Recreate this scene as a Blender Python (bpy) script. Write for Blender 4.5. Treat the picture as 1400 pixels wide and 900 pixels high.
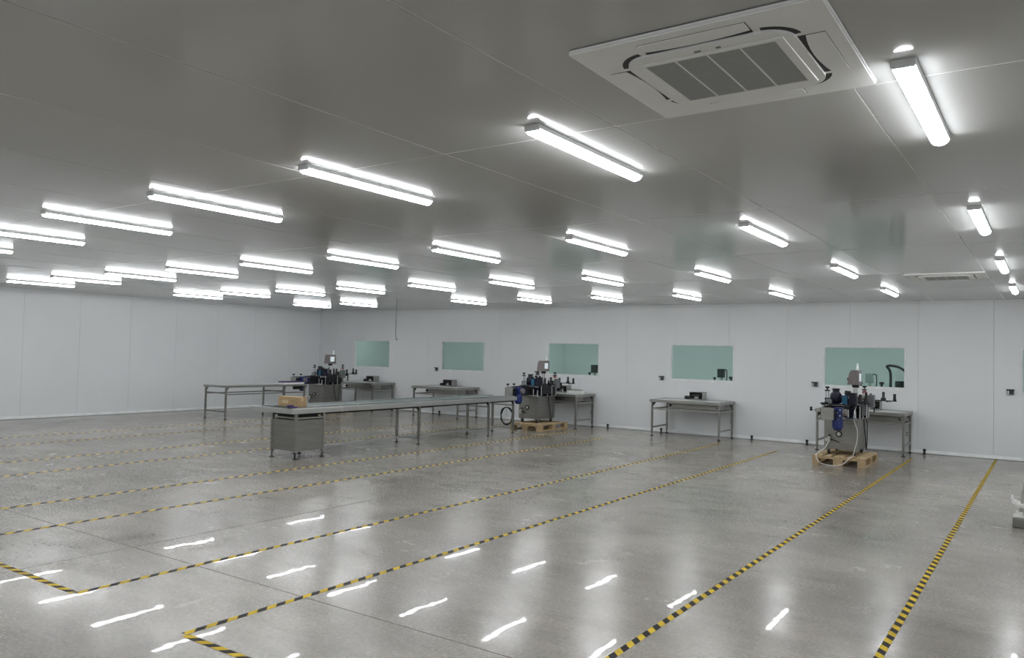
import bpy, math, random
from mathutils import Vector, Matrix
random.seed(7)
S = bpy.context.scene
C = S.collection
for o in list(bpy.data.objects): bpy.data.objects.remove(o)

# ------------------------------------------------------------------ camera
CAM_H = 1.70
YAW, PITCH, ROLL, FPX = -0.605026592, 0.0314636083, 0.0235130040, 1068.34737
def cam_axes():
    f = Vector((math.sin(YAW)*math.cos(PITCH), math.cos(YAW)*math.cos(PITCH), math.sin(PITCH)))
    r = Vector((math.cos(YAW), -math.sin(YAW), 0)); u = r.cross(f)
    return r*math.cos(ROLL)+u*math.sin(ROLL), -r*math.sin(ROLL)+u*math.cos(ROLL), f
_r, _u, _f = cam_axes()
cam = bpy.data.cameras.new('camera'); camo = bpy.data.objects.new('camera', cam); C.objects.link(camo)
camo.matrix_world = Matrix(((_r.x,_u.x,-_f.x,0),(_r.y,_u.y,-_f.y,0),(_r.z,_u.z,-_f.z,CAM_H),(0,0,0,1)))
cam.sensor_fit = 'HORIZONTAL'; cam.sensor_width = 36; cam.lens = FPX/1400*36
cam.clip_start = .05; cam.clip_end = 200
S.camera = camo

# ------------------------------------------------------------------ world, exposure
w = bpy.data.worlds.new('world'); S.world = w; w.use_nodes = True
w.node_tree.nodes['Background'].inputs[0].default_value = (.8,.9,1,1)
w.node_tree.nodes['Background'].inputs[1].default_value = 0.0
S.view_settings.view_transform = 'Standard'; S.view_settings.look = 'None'
S.view_settings.gamma = 1; S.view_settings.use_curve_mapping = False
S.view_settings.exposure = 0.0
LAMP_STRENGTH = 39.0            # emission of the diffusers of the ceiling lights
LAMP_COLOR = (.95, .972, 1.0)

# ------------------------------------------------------------------ room dimensions
H = 2.884          # ceiling height
XL, XR = -18.71, 4.6
YB, YR = 16.595, -3.2
WT = .10           # wall panel thickness

# ------------------------------------------------------------------ materials
M = {}
def newmat(name):
    m = bpy.data.materials.new(name); m.use_nodes = True; M[name] = m
    return m, m.node_tree.nodes, m.node_tree.links, m.node_tree.nodes['Principled BSDF']
def mat(name, col, rough=.5, metal=0, var=.08, scale=6, bump=0, bscale=60, stretch=(1,1,1), coat=0, emit=None, spec=.5, rvar=0):
    m, N, L, b = newmat(name)
    tc = N.new('ShaderNodeTexCoord'); mp = N.new('ShaderNodeMapping'); mp.inputs['Scale'].default_value = stretch
    L.new(tc.outputs['Object'], mp.inputs[0])
    nz = N.new('ShaderNodeTexNoise'); nz.inputs['Scale'].default_value = scale; nz.inputs['Detail'].default_value = 4
    L.new(mp.outputs[0], nz.inputs[0])
    rmp = N.new('ShaderNodeMapRange'); rmp.inputs[1].default_value = .3; rmp.inputs[2].default_value = .7
    rmp.inputs[3].default_value = 1-var; rmp.inputs[4].default_value = 1+var
    L.new(nz.outputs[0], rmp.inputs[0])
    mx = N.new('ShaderNodeVectorMath'); mx.operation = 'SCALE'; mx.inputs[0].default_value = col
    L.new(rmp.outputs[0], mx.inputs['Scale']); L.new(mx.outputs[0], b.inputs['Base Color'])
    b.inputs['Roughness'].default_value = rough; b.inputs['Metallic'].default_value = metal
    b.inputs['Specular IOR Level'].default_value = spec
    b.inputs['Coat Weight'].default_value = coat
    if rvar:
        r2 = N.new('ShaderNodeMapRange'); r2.inputs[1].default_value = .3; r2.inputs[2].default_value = .7
        r2.inputs[3].default_value = rough-rvar; r2.inputs[4].default_value = rough+rvar
        L.new(nz.outputs[0], r2.inputs[0]); L.new(r2.outputs[0], b.inputs['Roughness'])
    if bump:
        n2 = N.new('ShaderNodeTexNoise'); n2.inputs['Scale'].default_value = bscale; n2.inputs['Detail'].default_value = 3
        L.new(mp.outputs[0], n2.inputs[0])
        bp = N.new('ShaderNodeBump'); bp.inputs['Strength'].default_value = bump; bp.inputs['Distance'].default_value = .01
        L.new(n2.outputs[0], bp.inputs['Height']); L.new(bp.outputs[0], b.inputs['Normal'])
    if emit:
        b.inputs['Emission Color'].default_value = (*emit[0], 1); b.inputs['Emission Strength'].default_value = emit[1]
    return m

mat('wall_panel', (.79,.81,.82), .36, var=.015, scale=1.2, bump=.02, bscale=3, spec=.5)
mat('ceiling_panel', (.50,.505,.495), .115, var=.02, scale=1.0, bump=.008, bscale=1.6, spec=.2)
mat('ceiling_joint', (.86,.86,.86), .5)
mat('baseboard', (.82,.84,.84), .35)
mat('trim_white', (.80,.82,.81), .35)
mat('joint_dark', (.07,.07,.065), .8)
mat('steel', (.38,.38,.36), .38, 1, var=.10, scale=5, stretch=(1,1,9), bump=.03, bscale=40, rvar=.06)
mat('steel_side', (.30,.298,.28), .42, 1, var=.12, scale=4, stretch=(1,1,6), bump=.04, bscale=25, rvar=.07)
mat('steel_bright', (.58,.59,.58), .36, 1, var=.05, scale=5, stretch=(8,1,1))
mat('chrome', (.72,.73,.74), .16, 1, var=.04)
mat('belt_green', (.17,.23,.21), .28, 0, var=.10, scale=7)
mat('belt_white', (.62,.64,.63), .35, 0, var=.05, scale=7)
mat('black_rubber', (.016,.016,.017), .55, var=.2, scale=20)
mat('black_plastic', (.011,.011,.012), .4, spec=.35, var=.2, scale=20)
mat('black_metal', (.012,.012,.014), .42, 0, spec=.35, var=.2, scale=15)
mat('navy', (.010,.011,.026), .42, spec=.35, var=.2, scale=15)
mat('blue_motor', (.006,.022,.16), .33, var=.15, scale=12, coat=.3)
mat('blue_dark', (.008,.014,.07), .4, var=.15, scale=12)
mat('teal', (.010,.10,.19), .4, var=.12, scale=12)
mat('console_grey', (.21,.19,.185), .45, .2, var=.08, scale=12)
mat('screen', (.5,.55,.56), .3, var=.1, scale=60, emit=((.85,.95,1), .42))
mat('red', (.20,.02,.018), .45)
mat('cable_white', (.72,.72,.69), .45)
mat('clear_lamp', (.75,.80,.80), .25)
mat('cardboard', (.36,.255,.135), .8, var=.14, scale=9, stretch=(1,1,5))
mat('cardboard_tape', (.50,.38,.22), .4, var=.06)
mat('purple', (.05,.03,.13), .5, var=.25, scale=30)
mat('fixture_white', (.78,.80,.80), .4)
mat('ac_white', (.86,.87,.86), .4, var=.02)
mat('ac_grille', (.33,.345,.345), .55, var=.05, scale=40, bump=.15, bscale=300)
mat('ac_dark', (.012,.012,.013), .6)
mat('ac_mark', (.22,.22,.22), .5)
mat('outlet_grey', (.16,.17,.175), .45)
mat('outlet_white', (.82,.82,.80), .4)
mat('annex_floor', (.35,.35,.34), .5)
mat('machine_grey', (.42,.45,.45), .5, .2)

# wood
m, N, L, b = newmat('pallet_wood')
tc = N.new('ShaderNodeTexCoord'); mp = N.new('ShaderNodeMapping'); mp.inputs['Scale'].default_value = (12,1.2,12)
wv = N.new('ShaderNodeTexNoise'); wv.inputs['Scale'].default_value = 5; wv.inputs['Detail'].default_value = 6
oi = N.new('ShaderNodeObjectInfo'); ad = N.new('ShaderNodeVectorMath'); ad.operation = 'ADD'
L.new(tc.outputs['Object'], ad.inputs[0]); L.new(oi.outputs['Random'], ad.inputs[1]); L.new(ad.outputs[0], mp.inputs[0]); L.new(mp.outputs[0], wv.inputs[0])
cr = N.new('ShaderNodeValToRGB'); cr.color_ramp.elements[0].position = .3; cr.color_ramp.elements[0].color = (.33,.22,.11,1)
cr.color_ramp.elements[1].position = .7; cr.color_ramp.elements[1].color = (.58,.45,.27,1)
L.new(wv.outputs[0], cr.inputs[0]); L.new(cr.outputs[0], b.inputs['Base Color']); b.inputs['Roughness'].default_value = .75

# lamp diffuser
m, N, L, b = newmat('diffuser')
b.inputs['Base Color'].default_value = (.9,.9,.9,1)
b.inputs['Emission Color'].default_value = (*LAMP_COLOR, 1); b.inputs['Emission Strength'].default_value = LAMP_STRENGTH

# hazard tape: yellow and black bars at 45 degrees, x across and y along the tape
m, N, L, b = newmat('hazard_tape')
tc = N.new('ShaderNodeTexCoord'); sp = N.new('ShaderNodeSeparateXYZ'); L.new(tc.outputs['Object'], sp.inputs[0])
a1 = N.new('ShaderNodeMath'); a1.operation = 'ADD'; L.new(sp.outputs[0], a1.inputs[0]); L.new(sp.outputs[1], a1.inputs[1])
a2 = N.new('ShaderNodeMath'); a2.operation = 'DIVIDE'; L.new(a1.outputs[0], a2.inputs[0]); a2.inputs[1].default_value = .1485
a3 = N.new('ShaderNodeMath'); a3.operation = 'FRACT'; L.new(a2.outputs[0], a3.inputs[0])
a4 = N.new('ShaderNodeMath'); a4.operation = 'GREATER_THAN'; L.new(a3.outputs[0], a4.inputs[0]); a4.inputs[1].default_value = .5
nz = N.new('ShaderNodeTexNoise'); nz.inputs['Scale'].default_value = 9; nz.inputs['Detail'].default_value = 6; L.new(tc.outputs['Object'], nz.inputs[0])
dr = N.new('ShaderNodeMapRange'); dr.inputs[1].default_value = .35; dr.inputs[2].default_value = .75; dr.inputs[3].default_value = 1.1; dr.inputs[4].default_value = .62; L.new(nz.outputs[0], dr.inputs[0])
mx = N.new('ShaderNodeMix'); mx.data_type = 'RGBA'; mx.inputs[6].default_value = (.72,.50,.035,1); mx.inputs[7].default_value = (.018,.016,.017,1)
L.new(a4.outputs[0], mx.inputs[0])
ml = N.new('ShaderNodeVectorMath'); ml.operation = 'SCALE'; L.new(mx.outputs[2], ml.inputs[0]); L.new(dr.outputs[0], ml.inputs['Scale'])
L.new(ml.outputs[0], b.inputs['Base Color']); b.inputs['Roughness'].default_value = .55; b.inputs['Specular IOR Level'].default_value = .15

# window glass: green tinted, see-through, mirror reflection by Fresnel
m, N, L, b = newmat('window_glass')
tr = N.new('ShaderNodeBsdfTransparent'); tr.inputs[0].default_value = (.83,.945,.895,1)
gl = N.new('ShaderNodeBsdfGlossy'); gl.inputs['Roughness'].default_value = .02; gl.inputs[0].default_value = (.9,1,.96,1)
fr = N.new('ShaderNodeFresnel'); gb = N.new('ShaderNodeNewGeometry'); mi = N.new('ShaderNodeMapRange')   # thin pane: no total internal reflection at the rear face
mi.inputs[3].default_value = 1.5; mi.inputs[4].default_value = 1/1.5; L.new(gb.outputs['Backfacing'], mi.inputs[0]); L.new(mi.outputs[0], fr.inputs[0])
nz = N.new('ShaderNodeTexNoise'); nz.inputs['Scale'].default_value = 1.5
bp = N.new('ShaderNodeBump'); bp.inputs['Strength'].default_value = .01; L.new(nz.outputs[0], bp.inputs['Height']); L.new(bp.outputs[0], gl.inputs['Normal'])
ms = N.new('ShaderNodeMixShader'); L.new(fr.outputs[0], ms.inputs[0]); L.new(tr.outputs[0], ms.inputs[1]); L.new(gl.outputs[0], ms.inputs[2])
L.new(ms.outputs[0], N['Material Output'].inputs[0])

# polished concrete
m, N, L, b = newmat('concrete')
ge = N.new('ShaderNodeNewGeometry')
def noise(scale, detail=4, rough=.55, vec=None, stretch=None):
    n = N.new('ShaderNodeTexNoise'); n.inputs['Scale'].default_value = scale; n.inputs['Detail'].default_value = detail; n.inputs['Roughness'].default_value = rough
    src = vec or ge.outputs['Position']
    if stretch:
        p_ = N.new('ShaderNodeMapping'); p_.inputs['Scale'].default_value = stretch; L.new(src, p_.inputs[0]); src = p_.outputs[0]
    L.new(src, n.inputs[0]); return n.outputs[0]
def mr(x, a, b_, c, d):
    n = N.new('ShaderNodeMapRange'); n.inputs[1].default_value = a; n.inputs[2].default_value = b_; n.inputs[3].default_value = c; n.inputs[4].default_value = d
    L.new(x, n.inputs[0]); return n.outputs[0]
def mth(op, x, y):
    n = N.new('ShaderNodeMath'); n.operation = op
    for i, v in enumerate((x, y)):
        if isinstance(v, (int, float)): n.inputs[i].default_value = v
        else: L.new(v, n.inputs[i])
    return n.outputs[0]
cloud = noise(.55, 6, .62)
cr = N.new('ShaderNodeValToRGB'); cr.color_ramp.elements[0].position = .30; cr.color_ramp.elements[0].color = (.19,.176,.150,1)
cr.color_ramp.elements[1].position = .72; cr.color_ramp.elements[1].color = (.39,.362,.312,1)
L.new(cloud, cr.inputs[0])
fine = mr(noise(34, 5, .7), .3, .7, .70, 1.30)
trow = mr(noise(3.5, 6, .7, stretch=(.5,1.5,1)), .3, .7, .80, 1.20)
patch = mr(noise(.7, 4), .40, .60, .25, 1)
speck = mr(noise(48, 2, .6), .57, .63, 0, 1)
speck2 = mr(noise(60, 2, .5), .68, .74, 0, .6)
sp_ = mth('MAXIMUM', mth('MULTIPLY', speck, patch), speck2)
dark = mr(sp_, 0, 1, 1, .30)
tot = mth('MULTIPLY', mth('MULTIPLY', fine, trow), dark)
sc = N.new('ShaderNodeVectorMath'); sc.operation = 'SCALE'; L.new(cr.outputs[0], sc.inputs[0]); L.new(tot, sc.inputs['Scale'])
L.new(sc.outputs[0], b.inputs['Base Color'])
rg = mth('ADD', mr(noise(1.4, 5, .6), .3, .7, .17, .29), mr(sp_, 0, 1, 0, .15))
L.new(rg, b.inputs['Roughness'])
b.inputs['Specular IOR Level'].default_value = .75
b.inputs['Coat Weight'].default_value = .13
L.new(mr(noise(2.3, 5, .6), .3, .7, .004, .016), b.inputs['Coat Roughness'])
hb = mth('ADD', mth('MULTIPLY', noise(1.3, 3, .5, stretch=(1,1.5,1)), 1.0), mth('MULTIPLY', noise(9, 3, .5), .03))
bp = N.new('ShaderNodeBump'); bp.inputs['Strength'].default_value = .045; bp.inputs['Distance'].default_value = .02
L.new(hb, bp.inputs['Height']); L.new(bp.outputs[0], b.inputs['Coat Normal'])
hb2 = hb
bp2 = N.new('ShaderNodeBump'); bp2.inputs['Strength'].default_value = .06; bp2.inputs['Distance'].default_value = .02
L.new(hb2, bp2.inputs['Height']); L.new(bp2.outputs[0], b.inputs['Normal'])

# ------------------------------------------------------------------ mesh helpers
class MB:
    def __init__(s): s.v = []; s.f = []; s.sm = []
    def add(s, vs, fs, smooth=False):
        n = len(s.v); s.v += [tuple(v) for v in vs]; s.f += [tuple(i+n for i in f) for f in fs]; s.sm += [smooth]*len(fs); return s
    def box(s, x0, x1, y0, y1, z0, z1):
        v = [(x,y,z) for z in (z0,z1) for y in (y0,y1) for x in (x0,x1)]
        return s.add(v, [(0,2,3,1),(4,5,7,6),(0,1,5,4),(2,6,7,3),(0,4,6,2),(1,3,7,5)])
    def cyl(s, p0, p1, r0, r1=None, n=14, caps=True):
        r1 = r0 if r1 is None else r1
        p0, p1 = Vector(p0), Vector(p1); d = (p1-p0).normalized()
        a = d.orthogonal().normalized(); b_ = d.cross(a)
        v = []
        for p, r in ((p0,r0),(p1,r1)):
            for i in range(n):
                t = 2*math.pi*i/n; v.append(p+a*r*math.cos(t)+b_*r*math.sin(t))
        s.add(v, [(i,(i+1)%n,n+(i+1)%n,n+i) for i in range(n)], True)
        if caps: s.add(v, [tuple(range(n))[::-1], tuple(range(n,2*n))])
        return s
    def rings(s, cx, cy, prof, n=16):          # lathe about a vertical axis, prof = [(r,z)...]
        v = [(cx+r*math.cos(2*math.pi*i/n), cy+r*math.sin(2*math.pi*i/n), z) for r, z in prof for i in range(n)]
        f = [(k*n+i, k*n+(i+1)%n, (k+1)*n+(i+1)%n, (k+1)*n+i) for k in range(len(prof)-1) for i in range(n)]
        s.add(v, f, True); m_ = len(prof)
        s.add(v, [tuple(range(n))[::-1], tuple(range((m_-1)*n, m_*n))]); return s
    def tube(s, pts, r, n=8, closed=False):
        pts = [Vector(p) for p in pts]; k = len(pts); v = []; up = None
        for i, p in enumerate(pts):
            a = pts[(i-1)%k] if (closed or i > 0) else p; b_ = pts[(i+1)%k] if (closed or i < k-1) else p
            d = (b_-a).normalized()
            if up is None: up = d.orthogonal().normalized()
            up = (up-d*up.dot(d)).normalized(); q = d.cross(up)
            v += [p+up*r*math.cos(2*math.pi*j/n)+q*r*math.sin(2*math.pi*j/n) for j in range(n)]
        m_ = k if closed else k-1
        s.add(v, [(i*n+j, i*n+(j+1)%n, ((i+1)%k)*n+(j+1)%n, ((i+1)%k)*n+j) for i in range(m_) for j in range(n)], True)
        if not closed: s.add(v, [tuple(range(n))[::-1], tuple(range((k-1)*n, k*n))])
        return s
    def prism(s, poly, lo, hi, axis='z', smooth=False):
        def P(a, b_, c): return {'z':(a,b_,c),'y':(a,c,b_),'x':(c,a,b_)}[axis]
        n = len(poly); v = [P(a,b_,lo) for a,b_ in poly]+[P(a,b_,hi) for a,b_ in poly]
        s.add(v, [(i,(i+1)%n,n+(i+1)%n,n+i) for i in range(n)], smooth)
        s.add(v, [tuple(range(n))[::-1], tuple(range(n,2*n))]); return s
    def mesh(s, name, m):
        me = bpy.data.meshes.new(name); me.from_pydata(s.v, [], s.f)
        me.polygons.foreach_set('use_smooth', s.sm)
        import bmesh
        bm = bmesh.new(); bm.from_mesh(me); bmesh.ops.recalc_face_normals(bm, faces=bm.faces); bm.to_mesh(me); bm.free()
        me.materials.append(M[m]); me.update(); return me
    def build(s, name, m, parent=None, bevel=0, loc=None, rz=0):
        o = bpy.data.objects.new(name, s.mesh(name, m)); C.objects.link(o); o.parent = parent
        if bevel:
            b_ = o.modifiers.new('bevel', 'BEVEL'); b_.width = bevel; b_.segments = 2; b_.limit_method = 'ANGLE'
        if loc: o.location = loc
        o.rotation_euler.z = rz
        return o
def tag(o, label=None, cat=None, group=None, kind=None):
    for k, v in (('label',label),('category',cat),('group',group),('kind',kind)):
        if v: o[k] = v
    return o
def empty(name, loc=(0,0,0), rz=0):
    o = bpy.data.objects.new(name, None); C.objects.link(o); o.location = loc; o.rotation_euler.z = rz; o.empty_display_size = .1; return o
def share(o, parent, loc, name=None, rot=None):
    c = o.copy(); C.objects.link(c); c.parent = parent; c.location = loc
    if rot: c.rotation_euler = rot
    return c
def copy_tree(o, parent=None):
    c = o.copy(); C.objects.link(c); c.parent = parent
    for ch in [x for x in bpy.data.objects if x.parent == o]: copy_tree(ch, c)
    return c
def rrect(cx, cy, hx, hy, r, n=6):
    out = []
    for sx, sy, a0 in ((1,1,0),(-1,1,90),(-1,-1,180),(1,-1,270)):
        for i in range(n+1):
            a = math.radians(a0+90*i/n); out.append((cx+sx*(hx-r)+r*math.cos(a), cy+sy*(hy-r)+r*math.sin(a)))
    return out

# ------------------------------------------------------------------ floor
fl = MB().box(XL-.1, XR+.1, YR-.1, YB+.0, -.12, -.012).build('floor', 'joint_dark'); tag(fl, kind='structure', label='polished grey concrete floor with saw-cut joints')
JX, JY, JG = -6.35, 3.66, .004
for x0, x1 in ((XL, JX-JG), (JX+JG, XR)):
    for y0, y1 in ((YR, JY-JG), (JY+JG, YB)):
        MB().box(x0, x1, y0, y1, -.012, 0).build('floor_slab', 'concrete', fl)

# ------------------------------------------------------------------ ceiling
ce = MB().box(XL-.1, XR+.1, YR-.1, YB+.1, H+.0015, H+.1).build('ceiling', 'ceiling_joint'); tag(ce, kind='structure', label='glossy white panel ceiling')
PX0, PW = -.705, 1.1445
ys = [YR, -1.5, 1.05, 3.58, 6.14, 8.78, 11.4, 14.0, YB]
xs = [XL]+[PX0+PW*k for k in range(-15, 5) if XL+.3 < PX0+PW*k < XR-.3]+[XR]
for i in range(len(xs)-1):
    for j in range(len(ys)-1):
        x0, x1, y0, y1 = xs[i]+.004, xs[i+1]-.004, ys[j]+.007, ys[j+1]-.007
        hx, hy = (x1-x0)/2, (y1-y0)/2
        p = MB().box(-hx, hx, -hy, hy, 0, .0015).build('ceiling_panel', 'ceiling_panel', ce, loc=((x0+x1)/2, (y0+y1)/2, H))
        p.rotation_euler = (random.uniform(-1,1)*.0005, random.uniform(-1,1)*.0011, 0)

# ------------------------------------------------------------------ windows of the back wall and the wall panels
WZ0, WZ1 = 1.195, 1.99
WINS = [(-17.18,-15.76), (-13.81,-12.35), (-10.38,-8.93), (-7.09,-5.65), (-3.79,-2.31), (-.44,1.04)]
wb = MB().box(XL-.1, XR+.1, YB+.004, YB+WT-.004, 0, .02).build('wall_back', 'wall_panel'); tag(wb, kind='structure', label='white panel back wall with green tinted windows')
PP = 1.222; px = [XL]+sorted(x for x in (-10.64+PP*k for k in range(-6, 13)) if XL+.2 < x < XR-.2)+[XR]
for i in range(len(px)-1):
    x0, x1 = px[i]+.0015, px[i+1]-.0015
    b_ = MB(); cuts = [(max(a,x0), min(c,x1)) for a, c in WINS if a < x1 and c > x0]
    x = x0
    for a, c in cuts:
        if a > x: b_.box(x, a, YB, YB+WT, .02, H)
        b_.box(a, c, YB, YB+WT, .02, WZ0); b_.box(a, c, YB, YB+WT, WZ1, H); x = c
    if x < x1: b_.box(x, x1, YB, YB+WT, .02, H)
    b_.build('wall_panel', 'wall_panel', wb)
for i, (a, c) in enumerate(WINS):
    r = empty('window_%d' % (i+1), ((a+c)/2, YB, WZ0)); tag(r, kind='structure', label='green tinted window in a white frame')
    hw, hh = (c-a)/2, WZ1-WZ0; fw = .035
    f_ = MB(); f_.box(-hw-.012, hw+.012, -.012, 0, -.03, 0); f_.box(-hw-.012, hw+.012, -.012, 0, hh, hh+.02)
    f_.box(-hw-.02, -hw, -.012, 0, -.0, hh); f_.box(hw, hw+.02, -.012, 0, 0, hh)
    f_.box(-hw, hw, .0, .05, 0, .028); f_.box(-hw, hw, 0, .05, hh-.014, hh); f_.box(-hw, -hw+.016, 0, .05, .028, hh-.014); f_.box(hw-.016, hw, 0, .05, .028, hh-.014)
    f_.build('window_frame', 'trim_white', r)
    MB().box(-hw+.016, hw-.016, .052, .058, .0, hh).build('pane', 'window_glass', r)

def side_wall(name, x0, x1, ya, yb, label):
    o = MB().box(x0, x1, ya, yb, 0, .02).build(name, 'wall_panel'); tag(o, kind='structure', label=label)
    y = ya; k = sorted(t for t in (10.51+PP*q for q in range(-14, 7)) if ya+.2 < t < yb-.2); e = [ya]+k+[yb]
    for i in range(len(e)-1): MB().box(x0, x1, e[i]+.0015, e[i+1]-.0015, .02, H).build('wall_panel', 'wall_panel', o)
    return o
side_wall('wall_left', XL-WT, XL, YR, YB, 'plain white panel wall meeting the window wall')
side_wall('wall_right', XR, XR+WT, YR, YB, 'white panel wall outside the picture')
o = MB().box(XL-.1, XR+.1, YR-WT, YR, 0, H).build('wall_rear', 'wall_panel'); tag(o, kind='structure', label='white panel wall outside the picture')
# skirting, a cove profile with a dark shadow gap at the floor
def skirt(name, axis, a, b_, at, sgn):
    prof = [(0,.006),(.022,.006),(.024,.02),(.014,.045),(.010,.062),(0,.066)]
    poly = [(at+sgn*u, z) for u, z in prof]
    o = MB().prism(poly, a, b_, axis).build(name, 'baseboard'); tag(o, kind='structure', label='white skirting strip along the wall')
# axis 'y': poly is (x,z) extruded along y ; axis 'x': poly is (y,z) extruded along x
skirt('baseboard_left', 'y', YR, YB-.024, XL, 1)
skirt('baseboard_back', 'x', XL+.0, XR, YB, -1)

# room beyond the windows
AY = 20.4
for nm, bx_, mt in (('wall_annex_far', (XL-.1, XR+.1, AY, AY+.1, 0, H), 'wall_panel'), ('floor_annex', (XL-.1, XR+.1, YB+WT, AY, -.12, 0), 'annex_floor'),
                ('ceiling_annex', (XL-.1, XR+.1, YB+WT, AY+.1, H, H+.1), 'wall_panel'), ('wall_annex_left', (XL-.1, XL, YB+WT, AY, 0, H), 'wall_panel'),
                ('wall_annex_right', (XR, XR+.1, YB+WT, AY, 0, H), 'wall_panel'), ('wall_annex_partition', (-12.22,-12.14, YB+WT, AY, 0, H), 'wall_panel')):
    tag(MB().box(*bx_).build(nm, mt), kind='structure', label='plain surface of the room beyond the windows')

# ------------------------------------------------------------------ ceiling lights
LL, LW = 1.24, .09
def make_light():
    r = empty('ceiling_light', (0,0,H)); hl = LL/2
    MB().prism([(-LW/2,0),(LW/2,0),(LW/2-.002,-.024),(-LW/2+.002,-.024)], -hl+.012, hl-.012, 'y').build('housing', 'fixture_white', r)
    n = 8; arc = [(.042*math.cos(math.pi*i/n), -.024-.030*math.sin(math.pi*i/n)) for i in range(n+1)]
    MB().prism(arc, -hl+.012, hl-.012, 'y', True).build('diffuser', 'diffuser', r)
    arc2 = [(LW/2,0),(LW/2,-.025),(.038,-.034),(-.038,-.034),(-LW/2,-.025),(-LW/2,0)]
    e = MB().prism(arc2, -hl, -hl+.012, 'y').build('end_cap', 'fixture_white', r)
    share(e, r, (0, LL-.012, 0))
    return r
LX = [-.48,-2.21,-3.97,-5.73,-7.45,-9.2,-11.0,-12.75,-14.55,-16.3]
LY = [3.95, 7.32, 10.75, 14.15, .55]      # last row is unseen, added along the grid to brighten the near floor
l0 = make_light(); first = True
def put_light(x, y, label, group):
    global first
    o = l0 if first else copy_tree(l0)
    first = False
    o.location = (x, y, H); tag(o, label, 'ceiling light', group); return o
ORD = ['first','second','third','fourth','fifth','sixth','seventh','eighth','ninth','tenth','eleventh','twelfth']
ROWN = [None, 'third row from window wall', 'second row from window wall', 'row nearest window wall']
def light_label(j, i):
    if j == 4 or i > 9: return 'unseen lit batten light continuing the hall grid, outside the picture'
    if j == 0:
        if i == 0: return 'lit batten light beside the large air conditioner, away from the blank wall'
        return 'lit batten light, %s from the large air conditioner towards the blank side wall' % ORD[i-1]
    k = 9-i if i < 10 else i
    if j == 3 and 9-i > 2: k -= 1
    return 'lit batten light, %s from the blank side wall in %s' % (ORD[k], ROWN[j])
for j, y in enumerate(LY):
    for i, x in enumerate(LX+[1.27, 3.02]):
        if j == 3 and i == 7: continue      # one fitting is missing; only its wire hangs there
        put_light(x, y, light_label(j, i), 'ceiling lights of the hall')
for x, y in ((-10.9,18.0),(-8.7,18.0),(-6.5,18.0),(-4.3,18.0),(-2.1,18.0),(.1,18.0),(-17.4,17.7),(-14.3,18.8)):
    put_light(x, y, 'batten light on the ceiling of the room behind the windows', 'ceiling lights beyond the windows')

# loose wire of the missing fitting
pts = [(-12.75,13.62,H),(-12.75,13.62,2.6),(-12.76,13.62,2.3),(-12.77,13.63,2.1),(-12.75,13.63,1.99),(-12.72,13.62,1.95),(-12.70,13.62,1.98)]
tag(MB().tube(pts, .009, 6).build('hanging_wire', 'outlet_grey'), 'thin loose wire hanging from the ceiling in front of window wall', 'wire')

# ------------------------------------------------------------------ ceiling air conditioners
def make_ac():
    r = empty('ceiling_air_conditioner', (0,0,H)); hs = .475
    body = MB(); body.prism(rrect(0,0,hs,hs,.02), -.014, -.004).prism(rrect(0,0,hs-.006,hs-.006,.02), -.02, -.014).prism(rrect(0,0,hs-.02,hs-.02,.02), -.004, 0)
    body.build('frame', 'ac_white', r, bevel=.004)
    # raised centre panel with rounded corners
    ip = MB().prism(rrect(0,0,.325,.325,.11,8), -.030, -.020).build('centre_panel', 'ac_white', r, bevel=.006)
    # intake grille, four panes between ribs, in a raised surround
    sr = MB(); g = .235; gx = .255
    for a in ((-gx-.035,gx+.035,-g-.025,-g),(-gx-.035,gx+.035,g,g+.025),(-gx-.035,-gx,-g,g),(gx,gx+.035,-g,g)): sr.box(*a, -.035, -.030)
    sr.build('grille_surround', 'ac_white', ip, bevel=.003)
    for k in range(4):
        a = -gx+2*gx*k/4; c = a+2*gx/4
        MB().box(a+.003, c-.003, -g+.002, g-.002, -.032, -.030).build('grille_pane', 'ac_grille', ip)
        if k: MB().box(a-.003, a+.003, -g, g, -.034, -.030).build('grille_rib', 'ac_white', ip)
    # louvres and the dark slots behind them
    for k in range(4):
        q = k*math.pi/2
        n = 10; ww = .205
        slot = [(-ww,.4215)]+[(-ww+2*ww*i/n, .3255) for i in range(n+1)]+[(ww,.4215)]
        MB().prism(slot, -.021, -.0195).build('air_slot', 'ac_dark', r, rz=q)
        lv = [(-ww+.003,.420)]+[(-ww+.003+(2*ww-.006)*i/n, .336+.018*abs(-1+2*i/n)**2) for i in range(n+1)]+[(ww-.003,.420)]
        MB().prism(lv, -.024, -.021).build('louvre', 'ac_white', r, bevel=.002, rz=q)
        arc = []; m_ = 10
        for i in range(m_+1):
            t = math.radians(8+74*i/m_); arc.append((.215+.134*math.cos(t), .215+.134*math.sin(t)))
        for i in range(m_, -1, -1):
            t = math.radians(8+74*i/m_); arc.append((.215+.109*math.cos(t), .215+.109*math.sin(t)))
        MB().prism(arc, -.0205, -.0195).build('corner_slot', 'ac_dark', r, rz=q)
    for x_, s_ in ((-.02,.012),(.06,.009)):
        MB().box(x_-s_, x_+s_, -.285, -.273, -.032, -.030).build('sensor_window', 'ac_mark', ip)
    return r
ac = make_ac(); ac.location = (-1.08, 3.055, H); tag(ac, 'large square white cassette air conditioner with grey grille, beside nearest ceiling seam', 'air conditioner')
ac2 = copy_tree(ac); ac2.location = (-1.17, 11.95, H); tag(ac2, 'square white cassette air conditioner close to the window wall, seen at a flat angle', 'air conditioner')

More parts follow.
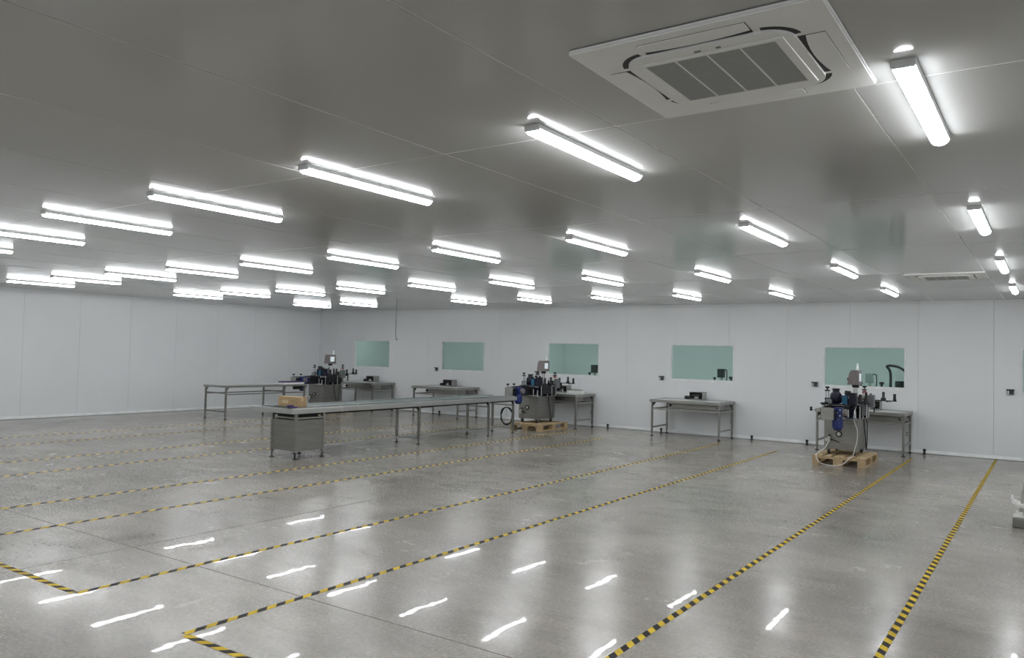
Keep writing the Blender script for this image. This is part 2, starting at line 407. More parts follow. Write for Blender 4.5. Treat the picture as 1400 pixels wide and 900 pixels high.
# ------------------------------------------------------------------ floor tapes
TW = .048
def tape(x, y0, y1, label, group):
    o = MB().box(-TW/2, TW/2, 0, y1-y0, 0, .0012).build('floor_tape', 'hazard_tape', loc=(x, y0, 0)); tag(o, label, 'floor tape', group)
for k, (x, y0, y1) in enumerate(((-.82,2.74,16.55),(-2.045,2.74,15.55),(-4.215,2.765,14.9),(-5.46,2.765,15.4),(-7.62,2.765,14.4),(-8.79,2.765,15.5),(-10.9,2.765,15.5),(-12.11,2.765,15.6),(-14.07,2.765,13.8),(-15.24,2.765,13.8))):
    tape(x, y0, y1, 'long yellow and black floor tape, %s from the blank side wall' % ORD[9-k], 'long floor tapes')
def ctape(x0, x1, y, n):
    o = MB().box(-TW/2, TW/2, 0, x1-x0, 0, .0012).build('floor_tape', 'hazard_tape', loc=(x0, y, 0)); o.rotation_euler.z = -math.pi/2
    tag(o, 'short striped tape closing bay between %s long tapes from blank wall' % n, 'floor tape', 'cross floor tapes')
ctape(-4.185, -2.075, 2.755, 'eighth and ninth'); ctape(-7.59, -5.49, 2.755, 'sixth and seventh'); ctape(-10.87, -8.82, 2.755, 'fourth and fifth')

# ------------------------------------------------------------------ steel tables and conveyors
def foot(x, y, parent, h=.075, m='black_rubber'):
    f_ = MB().rings(x, y, [(.036,0),(.036,.008),(.020,.018),(.010,.022),(.010,h)], 12).build('levelling_foot', m, parent); return f_
TZ = .79
def make_bay_table(knob=False, rail=False, box_dx=0):
    r = empty('conveyor_table'); hx = .78; y0, y1 = -.47, .47; lx = .745; ly0, ly1 = -.40, .40; t = .019
    tp = MB(); tp.box(-hx, hx, y0, y0+.05, TZ-.062, TZ); tp.box(-hx, hx, y1-.05, y1, TZ-.062, TZ)
    tp.box(-hx, -hx+.05, y0+.05, y1-.05, TZ-.062, TZ); tp.box(hx-.05, hx, y0+.05, y1-.05, TZ-.062, TZ)
    tp.box(-hx+.05, hx-.05, y0+.05, y1-.05, TZ-.03, TZ-.012); tp.build('table_top', 'steel', r, bevel=.003)
    MB().box(-hx+.09, hx-.09, -.30, -.06, TZ-.012, TZ-.002).build('belt', 'belt_white', r)
    MB().box(-hx+.09, hx-.09, .06, .40, TZ-.012, TZ-.004).build('work_surface', 'steel_bright', r)
    tr_ = MB(); tr_.box(-.40, hx-.06, -.32, -.04, TZ-.17, TZ-.062); tr_.build('belt_return_tray', 'steel_side', r, bevel=.004)
    for x in (-.36, hx-.10): MB().cyl((x,-.345,TZ-.115),(x,-.015,TZ-.115), .026).build('return_roller', 'black_metal', r)
    for sx in (-1, 1):
        for y in (ly0, ly1):
            lg = MB().box(sx*lx-t, sx*lx+t, y-t, y+t, .06, TZ-.062).build('leg', 'steel_side', r, bevel=.003); foot(sx*lx, y, lg)
            gx = sx*lx-sx*t
            MB().prism([(gx, TZ-.062),(gx-sx*.075, TZ-.062),(gx, TZ-.15)], y-.003, y+.003, 'y').build('corner_bracket', 'black_metal' if sx < 0 else 'steel_side', r)
        MB().box(sx*lx-.013, sx*lx+.013, ly0+t, ly1-t, .57, .60).build('side_rail', 'steel', r)
        MB().box(sx*lx-.013, sx*lx+.013, ly0+t, ly1-t, .175, .205).build('side_stretcher', 'steel', r)
    for y in (ly0, ly1): MB().box(-lx+t, lx-t, y-.013, y+.013, .57, .60).build('long_rail', 'steel', r)
    # drive box of the belt, with its small motor
    d = empty('drive_unit'); d.parent = r; d.location = (.02+box_dx, .22, TZ)
    hb_ = MB(); hb_.box(-.15,-.142,-.11,.11,0,.165); hb_.box(.142,.15,-.11,.11,0,.165); hb_.box(-.142,.142,.10,.11,0,.165); hb_.box(-.16,.16,-.115,.115,.165,.175); hb_.box(-.142,.142,-.10,.10,0,.02)
    hb_.build('housing', 'steel', d)
    MB().cyl((-.10,-.05,.095),(.10,-.05,.095), .055).build('gearbox', 'black_metal', d)
    MB().cyl((-.24,-.08,.045),(-.145,-.08,.045), .04).cyl((-.262,-.08,.045),(-.24,-.08,.045), .03).build('motor', 'black_plastic', d)
    MB().box(-.03,.06,-.112,-.10,.03,.075).build('belt_guard', 'chrome', d)
    if knob:
        k_ = MB().cyl((-hx-.05,y0+.03,TZ-.01),(-hx,y0+.03,TZ-.01), .016).build('tension_rod', 'steel_bright', r)
        MB().cyl((-hx-.085,y0+.03,TZ-.01),(-hx-.05,y0+.03,TZ-.01), .045, .036, 10).build('tension_knob', 'black_plastic', r)
    if rail:
        MB().box(.24, .68, .02, .035, TZ+.075, TZ+.095).build('guide_rail', 'steel', r)
        for k in range(9): MB().box(.26+.05*k, .30+.05*k, .02, .03, TZ, TZ+.075).build('guide_slat', 'outlet_white', r)
    return r
TY = 16.09
for x, lb, kn, rl, dx in ((-16.25,'steel conveyor table below the window nearest the corner',False,False,.10),
        (-13.23,'steel conveyor table below the second window from the corner',False,False,-.05),
        (-9.76,'steel conveyor table with white slatted guide, behind machine at the end of long conveyor',False,True,.02),
        (-6.37,'free-standing steel conveyor table with no labelling machine in front of it',False,False,.02),
        (-2.95,'steel conveyor table behind the labelling machine with white looping cable',True,False,.10)):
    t_ = make_bay_table(kn, rl, dx); t_.location = (x, TY, 0); tag(t_, lb, 'table', 'conveyor tables along the window wall')

# long table leading to the machine in the corner
def long_side_table():
    r = empty('steel_table', (-16.22, 12.4, 0)); tag(r, 'long plain steel table standing along the blank side wall', 'table')
    hx, hy = .44, 1.20; lx = .39; t = .019
    MB().box(-hx,hx,-hy,hy,TZ-.045,TZ).build('table_top', 'steel', r, bevel=.004)
    MB().box(-hx+.05,.05,-hy+.05,hy-.05,TZ-.002,TZ+.001).build('belt', 'belt_white', r)
    for sx in (-1,1):
        for y in (-1.16, .50, 1.16):
            lg = MB().box(sx*lx-t, sx*lx+t, y-t, y+t, .06, TZ-.045).build('leg', 'steel_side', r, bevel=.003); foot(sx*lx, y, lg)
            MB().prism([(y+t,TZ-.045),(y+t+.07,TZ-.045),(y+t,TZ-.13)], sx*lx-.003, sx*lx+.003, 'x').build('corner_bracket', 'steel_side', r)
        MB().box(sx*lx-.013,sx*lx+.013,-1.16+t,.50-t,.575,.60).build('long_rail','steel_side',r)
        MB().box(sx*lx-.013,sx*lx+.013,.50+t,1.16-t,.575,.60).build('long_rail','steel_side',r)
    for y in (-1.16, .50): MB().box(-lx+t,lx-t,y-.012,y+.012,.60,.63).build('cross_rail','steel_side',r)
    MB().box(-lx+t,lx-t,-1.172,-1.148,.17,.20).build('cross_stretcher','steel_side',r)
    MB().cyl((.36,.84,TZ-.085),(.36,1.10,TZ-.085), .045).build('motor','black_plastic',r)
    tr_ = empty('bottle_tray', (-15.94, 13.22, TZ+.001)); tag(tr_, 'low white tray edged with purple on the long plain steel table', 'tray')
    MB().box(-.11,.11,-.33,.33,0,.045).build('tray','outlet_white',tr_,bevel=.004)
    for k in range(11): MB().box(-.10,.10,-.32+.059*k,-.285+.059*k,.045,.075).build('purple_edge','purple',tr_)
long_side_table()

# long conveyor in the middle of the hall
def long_conveyor():
    r = empty('long_conveyor', (-9.78, 7.9, 0)); tag(r, 'long stainless conveyor table with a closed steel cabinet at one end', 'conveyor')
    x0, x1 = -.68, .33; L_ = 6.02; z = .775; t = .021
    segs = ((0, 1.02), (1.025, 3.55), (3.555, L_))
    for a, b_ in segs:
        f_ = MB(); f_.box(x1-.03, x1, a, b_, z-.075, z); f_.box(x0, x0+.03, a, b_, z-.075, z); f_.build('side_fascia', 'steel_bright', r, bevel=.003)
    MB().box(x0+.03, x1-.03, 0, .03, z-.075, z).box(x0+.03, x1-.03, L_-.03, L_, z-.075, z).build('end_fascia', 'steel_bright', r, bevel=.003)
    MB().box(x0+.03, x1-.03, .03, L_-.03, z-.05, z-.025).build('deck', 'steel_bright', r)
    MB().box(-.26, .10, .05, L_-.05, z-.025, z-.006).build('belt', 'belt_green', r)
    for xx in (-.30, .115, .24, -.5): MB().box(xx-.014, xx+.014, .05, L_-.05, z-.025, z+.014).build('guide_strip', 'chrome', r)
    MB().box(-.24, .27, .10, L_-.04, z-.105, z-.075).build('belt_return', 'black_metal', r)
    lxs = (-.27, .275)
    for y in (.10, .64, 2.93, 5.07, 5.95):
        for x in lxs:
            if y == 5.95: y_ = 5.96
            else: y_ = y
            lg = MB().box(x-t, x+t, y_-t, y_+t, .085, z-.075).build('leg', 'steel_side', r, bevel=.003); foot(x, y_, lg, .10)
            if y > .7: MB().prism([(y_-t, z-.075),(y_-t-.09, z-.075),(y_-t, z-.17)], x-.003, x+.003, 'x').build('corner_bracket', 'black_metal', r)
        if y > .7:
            MB().box(lxs[0]+t, lxs[1]-t, y_-.012, y_+.012, .10, .125).build('cross_stretcher', 'steel', r)
            MB().box(lxs[0]+t, lxs[1]-t, y_-.012, y_+.012, .58, .61).build('cross_rail', 'steel', r)
    MB().box(.06, .10, .66, 5.94, .125, .155).build('floor_rail', 'steel_bright', r)
    # cabinet of sheet panels between the first four legs
    cb = empty('cabinet'); cb.parent = r
    MB().box(lxs[0]+t, lxs[1]-t, .10-.015, .10-.009, .13, .60).build('front_panel', 'steel_side', cb)
    MB().box(lxs[1]+.009, lxs[1]+.015, .10+t, .64-t, .13, .60).build('side_panel', 'steel_side', cb)
    MB().box(lxs[0]-.015, lxs[0]-.009, .10+t, .64-t, .13, .60).build('side_panel', 'steel_side', cb)
    MB().box(lxs[0]+t, lxs[1]-t, .64+.009, .64+.015, .13, .60).build('back_panel', 'steel_side', cb)
    MB().box(lxs[0]-.01, lxs[1]+.01, .09, .65, .125, .13).build('bottom_panel', 'steel_side', cb)
    MB().box(lxs[0]+t, lxs[1]-t, .115, .135, .615, .64).box(lxs[1]-.012, lxs[1]+.012, .10+t, .64-t, .615, .64).build('cabinet_rail', 'steel', cb)
    MB().box(-.22, .2, .15, .60, .605, .69).build('belt_motor', 'black_metal', cb)
    MB().box(lxs[1]+.02, lxs[1]+.07, .03, .07, .10, .112).cyl((lxs[1]+.055,.05,.03),(lxs[1]+.055,.05,.10),.014).build('bracket_foot', 'black_metal', r)
    return r
long_conveyor()

# cardboard box on the conveyor
bx_ = empty('cardboard_box', (-9.84, 8.18, .788)); tag(bx_, 'small brown cardboard box on the end of the long conveyor', 'box')
MB().box(-.22,.22,-.08,.12,0,.155).build('carton', 'cardboard', bx_, bevel=.004)
MB().box(-.22,.22,.0,.045,.155,.1565).build('packing_tape', 'cardboard_tape', bx_)
MB().box(.22,.2212,.0,.045,.09,.155).box(-.13,.02,-.0812,-.08,.05,.10).build('printed_label', 'cardboard_tape', bx_)
hd = MB(); hd.prism(rrect(0,0,.105,.035,.025,5), 0, .018).prism(rrect(-.03,0,.055,.028,.02,5), .018, .034)
hd = hd.build('hand_tool', 'purple', loc=(-9.66, 8.04, .788)); tag(hd, 'small dark purple item lying against the cardboard box', 'tool')

# black cable coil hanging at the end of the long conveyor
pts = []
for i in range(90):
    a = 2*math.pi*i/30+1.57; rr = .185+.006*math.sin(i*.9)
    pts.append((-9.70+rr*math.cos(a)*.82, 13.90+.014*math.sin(i*.37), .345+rr*math.sin(a)+.006*(i//30)))
co = empty('cable_coil', (-9.70,13.90,.345)); tag(co, 'coil of black cable hanging under the end of the long conveyor', 'cable')
MB().tube([(p[0]+9.70,p[1]-13.90,p[2]-.345) for p in pts], .011, 7).build('coil', 'black_rubber', co)
MB().tube([(0,-.02,.22),(0,-.02,.10),(.03,-.02,-.02),(.0,-.02,-.12),(-.03,-.02,-.03),(-.005,-.02,.10),(-.005,-.01,.30)], .006, 6).build('hanging_loop', 'cable_white', co)

# ------------------------------------------------------------------ pallets
def make_pallet(x, y, label):
    r = empty('wooden_pallet', (x, y, 0)); tag(r, label, 'pallet', 'pallets under labelling machines')
    W_, D_ = .40, .60
    for k, (c, hw) in enumerate(((-.3275,.0725),(-.165,.05),(0,.0725),(.165,.05),(.3275,.0725))):
        MB().box(-hw,hw,-D_,D_,.122,.144).build('deck_board','pallet_wood',r,bevel=.002,loc=(c,0,0))
    for y_ in (-.5275,0,.5275):
        MB().box(-W_,W_,-.0725,.0725,.10,.122).build('stringer_board','pallet_wood',r,bevel=.002,loc=(0,y_,0))
        for x_ in (-.3275,0,.3275):
            MB().box(-.05 if x_ else -.0725,.05 if x_ else .0725,-.0725,.0725,.022,.10).build('block','pallet_wood',r,loc=(x_+(.0225 if x_>0 else -.0225 if x_<0 else 0),y_,0))
    for x_ in (-.35,0,.35):
        hw = .05 if x_ else .0725
        MB().box(-hw,hw,-D_,D_,0,.022).build('bottom_board','pallet_wood',r,loc=(x_,0,0))
    return r

# ------------------------------------------------------------------ labelling machines
def star_knob(p, parent, mt='black_plastic', s=1):
    x, y, z = p
    MB().rings(x, y, [(.010*s,z-.045*s),(.012*s,z-.02*s),(.034*s,z-.012*s),(.038*s,z),(.030*s,z+.012*s)], 10).build('knob', mt, parent)
def make_machine():
    r = empty('labelling_machine')
    P0 = .144
    bz0, bz1 = .235, .735
    cab = MB().box(-.265,.265,0,.72,bz0,bz1).build('cabinet','steel_side',r,bevel=.006)
    MB().box(-.24,.24,-.003,0,bz0+.02,bz1-.03).build('front_door','steel_side',cab,bevel=.001)
    MB().box(.265,.268,.03,.69,bz0+.02,bz1-.03).build('side_door','steel_side',cab,bevel=.001)
    MB().box(-.285,.285,-.02,.74,bz1,bz1+.015).build('top_plate','steel',r,bevel=.003)
    for sx in (-1,1):
        for y in (.07,.65):
            cs = MB(); cs.box(sx*.20-.03,sx*.20+.03,y-.03,y+.03,bz0-.012,bz0); cs.box(sx*.20-.024,sx*.20-.018,y-.022,y+.022,P0+.03,bz0-.012); cs.box(sx*.20+.018,sx*.20+.024,y-.022,y+.022,P0+.03,bz0-.012)
            c_ = cs.build('caster','steel',r)
            MB().cyl((sx*.20-.016,y,P0+.036),(sx*.20+.016,y,P0+.036),.036).build('wheel','black_rubber',c_)
    # gauge and valve on the front
    ga = MB().tube([(-.03+.042*math.cos(2*math.pi*i/20),-.014,.49+.042*math.sin(2*math.pi*i/20)) for i in range(20)], .010, 8, True).build('gauge_ring','black_plastic',r)
    MB().cyl((-.03,-.012,.49),(-.03,-.003,.49),.036,n=18).build('gauge_face','steel_bright',ga)
    va = MB().box(-.235,-.16,-.075,-.003,.365,.41).cyl((-.175,-.04,.345),(-.175,-.04,.45),.026).build('air_valve','steel_bright',r)
    MB().cyl((-.155,-.04,.40),(.0,-.12,.365),.010,.007).build('lever','black_plastic',va)
    MB().cyl((-.175,-.04,.45),(-.175,-.04,.472),.022).build('valve_cap','black_plastic',va)
    # in-feed conveyor reaching out to the front
    cv = MB(); cv.box(-.16,-.145,-.70,-.06,.765,.955); cv.box(-.145,.035,-.70,-.685,.765,.955); cv.box(-.145,.035,-.685,-.06,.78,.80)
    cv = cv.build('infeed_conveyor','steel',r,bevel=.002)
    MB().box(.035,.05,-.70,-.06,.765,.93).build('inner_guard','black_metal',cv)
    MB().box(-.16,.05,-.06,.74,.765,.90).build('conveyor_bed','black_metal',cv,bevel=.003)
    MB().box(-.143,.033,-.66,.735,.90,.915).build('belt','black_rubber',cv)
    MB().cyl((-.143,-.66,.885),(.033,-.66,.885),.024).build('belt_roller','chrome',cv)
    MB().box(-.168,-.16,-.70,-.52,.77,.95).build('end_plate','black_metal',cv)
    # blue drive motor hung from the in-feed
    bm_ = empty('drive_motor'); bm_.parent = r
    MB().rings(.055,-.50,[(.060,.605),(.072,.615),(.076,.64),(.076,.78),(.070,.795)],18).build('motor_body','blue_motor',bm_)
    MB().rings(.055,-.50,[(.050,.590),(.062,.592),(.062,.612)],18).build('motor_end','black_plastic',bm_)
    for k in range(8):
        a = k*math.pi/4; MB().box(-.004,.004,.074,.084,.64,.775).build('cooling_fin','blue_motor',bm_,loc=(.055,-.50,0),rz=a)
    MB().box(.0,.13,-.575,-.425,.795,.955).build('gearbox','blue_motor',bm_,bevel=.012)
    MB().box(.05,.11,-.425,-.30,.80,.93).build('gearbox_mount','blue_dark',bm_)
    for x_, z_ in ((.025,.83),(.105,.83),(.025,.92),(.105,.92),(.065,.875)):
        MB().cyl((x_,-.582,z_),(x_,-.575,z_),.014,n=10).build('bolt','chrome',bm_)
    MB().cyl((.13,-.50,.88),(.19,-.50,.88),.055).build('reducer_cap','console_grey',bm_)
    for x_, y_ in ((-.152,-.62),(-.152,-.38)): 
        MB().cyl((x_,y_,.955),(x_,y_,1.0),.011).build('guide_post','chrome',r); star_knob((x_,y_,1.02),r)
    MB().box(-.155,-.13,-.66,-.02,.955,.975).build('guide_bar','chrome',r)
    # upper deck carried on bright posts
    dk = MB(); dk.box(-.30,.30,.05,.40,.965,.98); dk.box(.02,.34,.46,.86,.99,1.005); dk.build('upper_plate','black_metal',r)
    for x_, y_ in ((-.26,.08),(-.26,.36),(-.03,.08),(.06,.08),(.27,.10),(.27,.36),(.05,.50),(.30,.50),(.30,.68),(.12,.68)):
        MB().cyl((x_,y_,.75),(x_,y_,.99),.013,n=10).build('support_post','chrome',r)
    for x_, y_, h_, mt in ((-.14,.12,.20,'black_metal'),(.15,.16,.18,'navy'),(.20,.40,.20,'black_metal'),(-.02,.30,.19,'black_metal'),(.20,.62,.22,'black_metal'),(.0,.55,.20,'navy')):
        MB().box(x_-.055,x_+.055,y_-.06,y_+.06,.75,.75+h_).build('actuator_block',mt,r,bevel=.004)
    MB().cyl((.10,.03,.75),(.10,.03,.90),.022).cyl((.21,.03,.75),(.21,.03,.88),.018).build('guide_roller','chrome',r)
    MB().box(-.16,.13,-.055,.04,.90,.963).build('bottle_guide','black_metal',r,bevel=.003)
    MB().box(-.29,-.275,.05,.40,.86,.965).build('side_shield','black_metal',r)
    MB().box(.07,.30,.44,.455,.75,.99).build('back_plate','black_metal',r)
    MB().box(-.30,-.17,.05,.40,.75,.86).build('side_unit','black_metal',r,bevel=.004)
    MB().box(.285,.30,.12,.72,.80,.965).build('side_guard','black_metal',r)
    MB().box(-.02,.05,.50,.90,1.0,1.02).build('spindle_arm','black_metal',r)
    for x_, y_, zt, rb in ((.02,.86,1.13,.020),(.02,.62,1.16,.024),(.30,.46,1.17,.022),(.24,.30,1.14,.026),(-.02,.48,1.19,.024),(.30,.84,1.15,.024)):
        MB().rings(x_,y_,[(rb*1.6,.98),(rb*1.6,1.025),(rb,1.035),(rb,zt),(rb*.7,zt+.01)],12).build('label_spindle','black_plastic',r)
    MB().box(-.02,.24,-.01,.05,.75,.775).build('wrap_plate','chrome',r)
    MB().cyl((.16,.10,.775),(.16,.10,.80),.06,n=18).build('turning_disc','black_metal',r)
    # clamp columns with star knobs
    for x_, y_, zt in ((-.26,.18,1.255),(.08,.17,1.195),(.22,.76,1.275)):
        cc = MB().box(x_-.036,x_+.036,y_-.03,y_+.03,1.045,1.075).box(x_-.036,x_+.036,y_-.03,y_+.03,zt-.065,zt-.045).build('clamp_column','black_metal',r)
        MB().cyl((x_-.02,y_,.98),(x_-.02,y_,zt-.06),.011).cyl((x_+.02,y_,.98),(x_+.02,y_,zt-.06),.011).build('column_rods','chrome',cc)
        MB().box(x_-.03,x_+.03,y_-.034,y_+.03,.985,1.045).build('slide_block','black_plastic',cc)
        star_knob((x_,y_,zt),cc)
    MB().cyl((.22,.76,1.165),(.22,.76,1.205),.05,.02).build('red_collar','red',r)
    # rewinder drum with its cap
    dm = MB().rings(-.14,.27,[(.075,.985),(.095,1.0),(.095,1.13),(.07,1.165),(.055,1.175),(.055,1.215)],20).build('rewinder_drum','navy',r)
    MB().rings(-.14,.27,[(.062,1.215),(.062,1.235)],20).build('drum_cap','black_plastic',dm)
    MB().rings(-.215,.10,[(.05,.985),(.05,1.05),(.04,1.06)],16).build('label_roll','outlet_grey',r)
    MB().box(-.01,.075,.10,.22,.985,1.13).build('sensor_box','teal',r,bevel=.004)
    nb = MB().box(.105,.20,.10,.24,.985,1.165).build('printer_block','navy',r,bevel=.004)
    MB().box(.02,.20,.09,.25,1.165,1.175).build('printer_lid','black_plastic',nb)
    # control console on its pole
    MB().cyl((.15,.37,.75),(.15,.37,1.265),.034,n=18).build('console_pole','steel_bright',r)
    cb = MB().prism([(.045,1.31),(.225,1.31),(.215,1.555),(.105,1.555),(.07,1.50)],.24,.50,'y').build('control_console','console_grey',r,bevel=.006)
    MB().cyl((.15,.37,1.262),(.15,.37,1.312),.058,n=16).build('swivel_collar','black_plastic',cb)
    MB().box(.2205,.2235,.30,.44,1.37,1.50).build('screen','screen',cb)
    MB().cyl((.05,.37,1.405),(.02,.37,1.40),.022).build('cable_gland','black_plastic',cb)
    MB().rings(.16,.46,[(.022,1.555),(.022,1.60),(.016,1.605),(.016,1.66),(.010,1.668)],12).build('signal_lamp','clear_lamp',cb)
    # bundled white cable on the rear unit
    for k in range(5):
        a0 = k*.5; pts = [(.22+(.085+.006*k)*math.cos(t+a0), .62+(.07)*math.sin(t+a0), 1.05+.022*k+.02*math.sin(2*t)) for t in [2*math.pi*i/18 for i in range(18)]]
        MB().tube(pts,.007,6,True).build('cable_loop','cable_white',r)
    MB().box(.15,.29,.55,.69,1.005,1.10).build('motor_housing','black_metal',r,bevel=.006)
    MB().box(.30,.40,.58,.70,.93,1.14).build('reader_box','outlet_grey',r,bevel=.004)
    # label reel arms
    ar = MB().box(.28,.72,.80,.83,1.035,1.05).box(.28,.56,.87,.90,1.035,1.05).box(.36,.375,.80,.83,.84,1.035).build('reel_arm','black_metal',r)
    for x_, y_, zt, rb in ((.50,.885,1.19,.042),(.685,.815,1.165,.026)):
        MB().rings(x_,y_,[(rb,1.05),(rb,1.085),(.022,1.095),(.022,zt)],14).build('reel_spindle','black_plastic',ar)
    MB().cyl((.59,.85,1.02),(.59,.85,1.05),.045,n=16).build('tension_disc','chrome',ar)
    # compressed-air hoses down the side
    MB().tube([(.275,.42,.74),(.285,.42,.60),(.30,.46,.40),(.30,.50,.22)],.008,7).tube([(.28,.62,.74),(.30,.60,.60),(.305,.56,.40),(.30,.54,.22)],.008,7).build('air_hose','black_rubber',r)
    return r
mach = make_machine()
MP = [(-2.885,13.85,'labelling machine on a pallet with a white cable looping down to floor'),
      (-9.765,14.85,'labelling machine on a pallet at the end of the long conveyor'),
      (-16.30,14.34,'labelling machine standing at the end of the long plain table in the corner')]
for i, (x, y, lb) in enumerate(MP):
    o = mach if i == 0 else copy_tree(mach)
    o.location = (x, y, 0); tag(o, lb, 'machine', 'labelling machines')
make_pallet(-2.86, 14.12, 'wooden pallet under the machine with the white looping cable')
make_pallet(-9.65, 15.14, 'wooden pallet under the machine at the end of the long conveyor')
make_pallet(-16.25, 14.60, 'wooden pallet under the machine in the corner, behind the long conveyor')
# white power cable of the right machine
pts = [(-2.66,14.40,1.02),(-2.67,14.10,.98),(-2.665,13.82,.90),(-2.67,13.78,.78),(-2.655,13.77,.70),(-2.62,13.765,.60),(-2.61,13.765,.50),(-2.62,13.76,.38),(-2.645,13.75,.28),(-2.66,13.70,.175),(-2.665,13.62,.153),(-2.68,13.54,.15),
       (-2.71,13.48,.10),(-2.78,13.45,.04),(-2.88,13.43,.012),(-3.00,13.43,.012),(-3.10,13.44,.03),(-3.17,13.46,.09),(-3.19,13.50,.16),(-3.17,13.62,.20),(-3.10,13.70,.26),(-3.06,13.76,.36)]
def smooth(pts, n=5):
    out = []
    P_ = [Vector(pts[0])]+[Vector(p) for p in pts]+[Vector(pts[-1])]
    for i in range(1, len(P_)-2):
        for k in range(n):
            t = k/n; a, b_, c, d = P_[i-1], P_[i], P_[i+1], P_[i+2]
            out.append(.5*((2*b_)+(-a+c)*t+(2*a-5*b_+4*c-d)*t*t+(-a+3*b_-3*c+d)*t**3))
    out.append(P_[-1]); return out
MB().tube([(p[0]+2.885, p[1]-13.85, p[2]) for p in smooth(pts)], .0065, 8).build('power_cable', 'cable_white', mach)

# ------------------------------------------------------------------ small fittings on the back wall
for i, x in enumerate((-13.97,-10.66,-7.30,-3.96,-.61)):
    r = empty('socket_box', (x, YB, 1.175)); tag(r, 'small dark-topped socket box on the wall beside the %s' % ('second window from the corner','window behind the long conveyor','window above the free-standing table','window behind the looping-cable machine','window at the picture edge')[i], 'socket', 'socket boxes beside windows')
    MB().box(-.055,.055,-.035,0,0,.085).build('housing','outlet_grey',r,bevel=.004)
    MB().box(-.062,.062,-.048,0,.075,.095).build('hood','black_plastic',r,bevel=.003)
    for dx in (-.042,-.006,.022): MB().box(dx,dx+.018,-.037,-.035,.008,.07).build('outlet','black_plastic' if dx > -.04 else 'outlet_white',r)
for x, z, n in ((-5.68,.33,'the free-standing conveyor table'),(-2.27,.34,'the table of the looping-cable machine'),(-9.1,.33,'the table with the slatted guide')):
    r = empty('wall_outlet', (x, YB, z-.055)); tag(r, 'white wall outlet low behind '+n, 'outlet', 'low wall outlets')
    MB().box(-.036,.036,-.008,0,0,.115).build('plate','outlet_white',r,bevel=.002)
    for dz in (.025,.07): MB().box(-.017,.017,-.0095,-.008,dz,dz+.024).build('receptacle','outlet_grey',r)
for x, n in ((-13.75,'under the table of the second window'),(-8.6,'beside the table with the slatted guide'),(-7.25,'under the free-standing table'),(-5.2,'just past the free-standing table'),(-4.08,'between the free-standing table and the looping-cable machine'),(-1.96,'past the table of the looping-cable machine')):
    r = empty('floor_stop', (x, 16.49, 0)); tag(r, 'tiny black floor stop against the skirting '+n, 'floor stop', 'floor stops along the window wall')
    MB().rings(0,0,[(.03,0),(.03,.012),(.018,.02),(.018,.055),(.028,.06),(.028,.09),(.015,.098)],12).build('rubber_head','black_rubber',r)
    MB().rings(0,0,[(.012,.098),(.012,.104)],10).build('cap_screw','chrome',r)

# ------------------------------------------------------------------ equipment at the right edge
r = empty('steel_stand', (-.10, 9.95, 0)); tag(r, 'white and steel stand foot at the edge of the open floor', 'stand')
MB().box(-.24,.40,-.14,.14,0,.10).build('base','steel_side',r,bevel=.006)
MB().box(-.235,.40,-.10,.10,.10,.115).box(-.215,-.15,-.06,.06,.115,.155).build('base_cover','outlet_white',r,bevel=.004)
MB().prism([(-.19,.115),(-.11,.115),(-.02,.90),(-.09,.90)],-.05,.05,'y').build('post','steel_bright',r,bevel=.004)
pr_ = [(-.255,.30),(-.243,.305),(-.235,.265),(-.19,.245),(-.10,.243),(.30,.243),(.30,.20),(-.10,.20),(-.18,.215),(-.245,.25)]
MB().prism(pr_,-.13,.13,'y').build('tray_lip','outlet_white',r,bevel=.004)

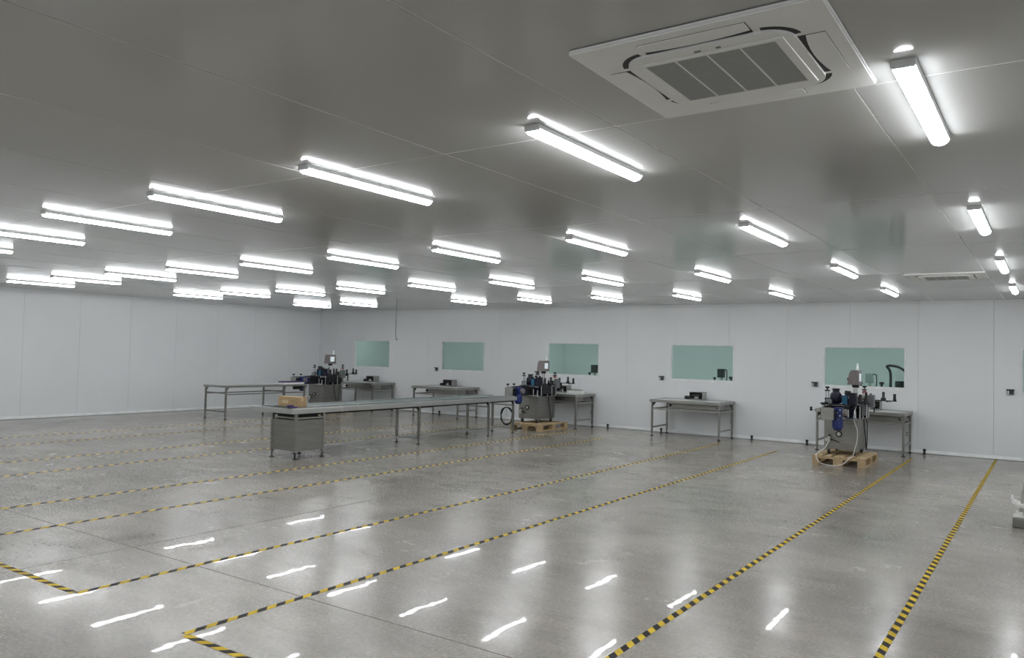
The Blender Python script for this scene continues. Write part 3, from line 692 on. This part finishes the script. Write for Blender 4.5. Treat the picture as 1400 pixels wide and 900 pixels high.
# ------------------------------------------------------------------ equipment seen through the windows
def annex_stacker(x, y):
    r = empty('lift_truck', (x,y,0)); tag(r, 'dark lift truck with a curved handle seen through window behind the looping-cable machine', 'lift truck')
    MB().tube(smooth([(-.13,-.05,.15),(-.13,-.05,1.1),(-.13,-.05,1.45),(-.16,-.05,1.56),(-.20,-.05,1.61),(-.15,-.05,1.635),(0,-.05,1.615),(.10,-.05,1.56),(.15,-.05,1.49),(.15,-.05,1.30),(.15,-.05,.15)]),.026,8).build('handle_frame','black_plastic',r)
    MB().box(-.06,.10,.02,.20,.30,1.32).build('battery_box','black_metal',r,bevel=.01)
    MB().box(-.20,.22,-.10,.30,.06,.30).build('chassis','machine_grey',r,bevel=.01)
    for sx in (-.15,.17): MB().cyl((sx-.03,.1,.06),(sx+.03,.1,.06),.06).build('wheel','black_rubber',r)
def annex_machine(x, y, label, s=1, dark=False):
    r = empty('packing_machine', (x,y,0)); tag(r, label, 'machine', 'machines in the room beyond the windows')
    MB().box(-.30,.30,-.25,.25,.05,.95).build('cabinet','machine_grey',r,bevel=.01)
    for sx in (-.22,.22):
        for sy in (-.18,.18): MB().cyl((sx,sy,0),(sx,sy,.05),.03).build('foot','black_rubber',r)
    MB().cyl((-.02,0,.95),(-.02,0,1.26),.035).build('pole','steel_bright',r)
    MB().box(-.085,.055,-.08,.08,1.26,1.46).build('control_panel','machine_grey' if not dark else 'black_metal',r,bevel=.01)
    MB().tube(smooth([(.05,-.02,1.44),(.11,-.02,1.44),(.125,-.02,1.38),(.125,-.02,1.24),(.10,-.02,1.18),(.05,-.02,1.18)]),.012,7).build('grab_handle','black_plastic',r)
    MB().rings(.02,0,[(.03,.95),(.03,1.14),(.05,1.15),(.05,1.19)],12).rings(-.19,.05,[(.02,.95),(.02,1.22),(.035,1.235),(.035,1.265)],12).build('clamp_knobs','black_plastic',r)
    MB().box(.20,.24,-.02,.02,.95,1.24).box(.18,.26,-.04,.04,1.24,1.29).build('sensor_post','black_metal',r)
annex_stacker(-2.58, 17.6)
annex_machine(-3.12, 17.7, 'grey machine with hooked handle seen through window behind the looping-cable machine')
annex_machine(-6.26, 17.6, 'machine with dark hooked handle seen through window above the free-standing table', dark=True)
annex_machine(-9.62, 17.7, 'dark machine seen through window behind the machine at the long conveyor', dark=True)
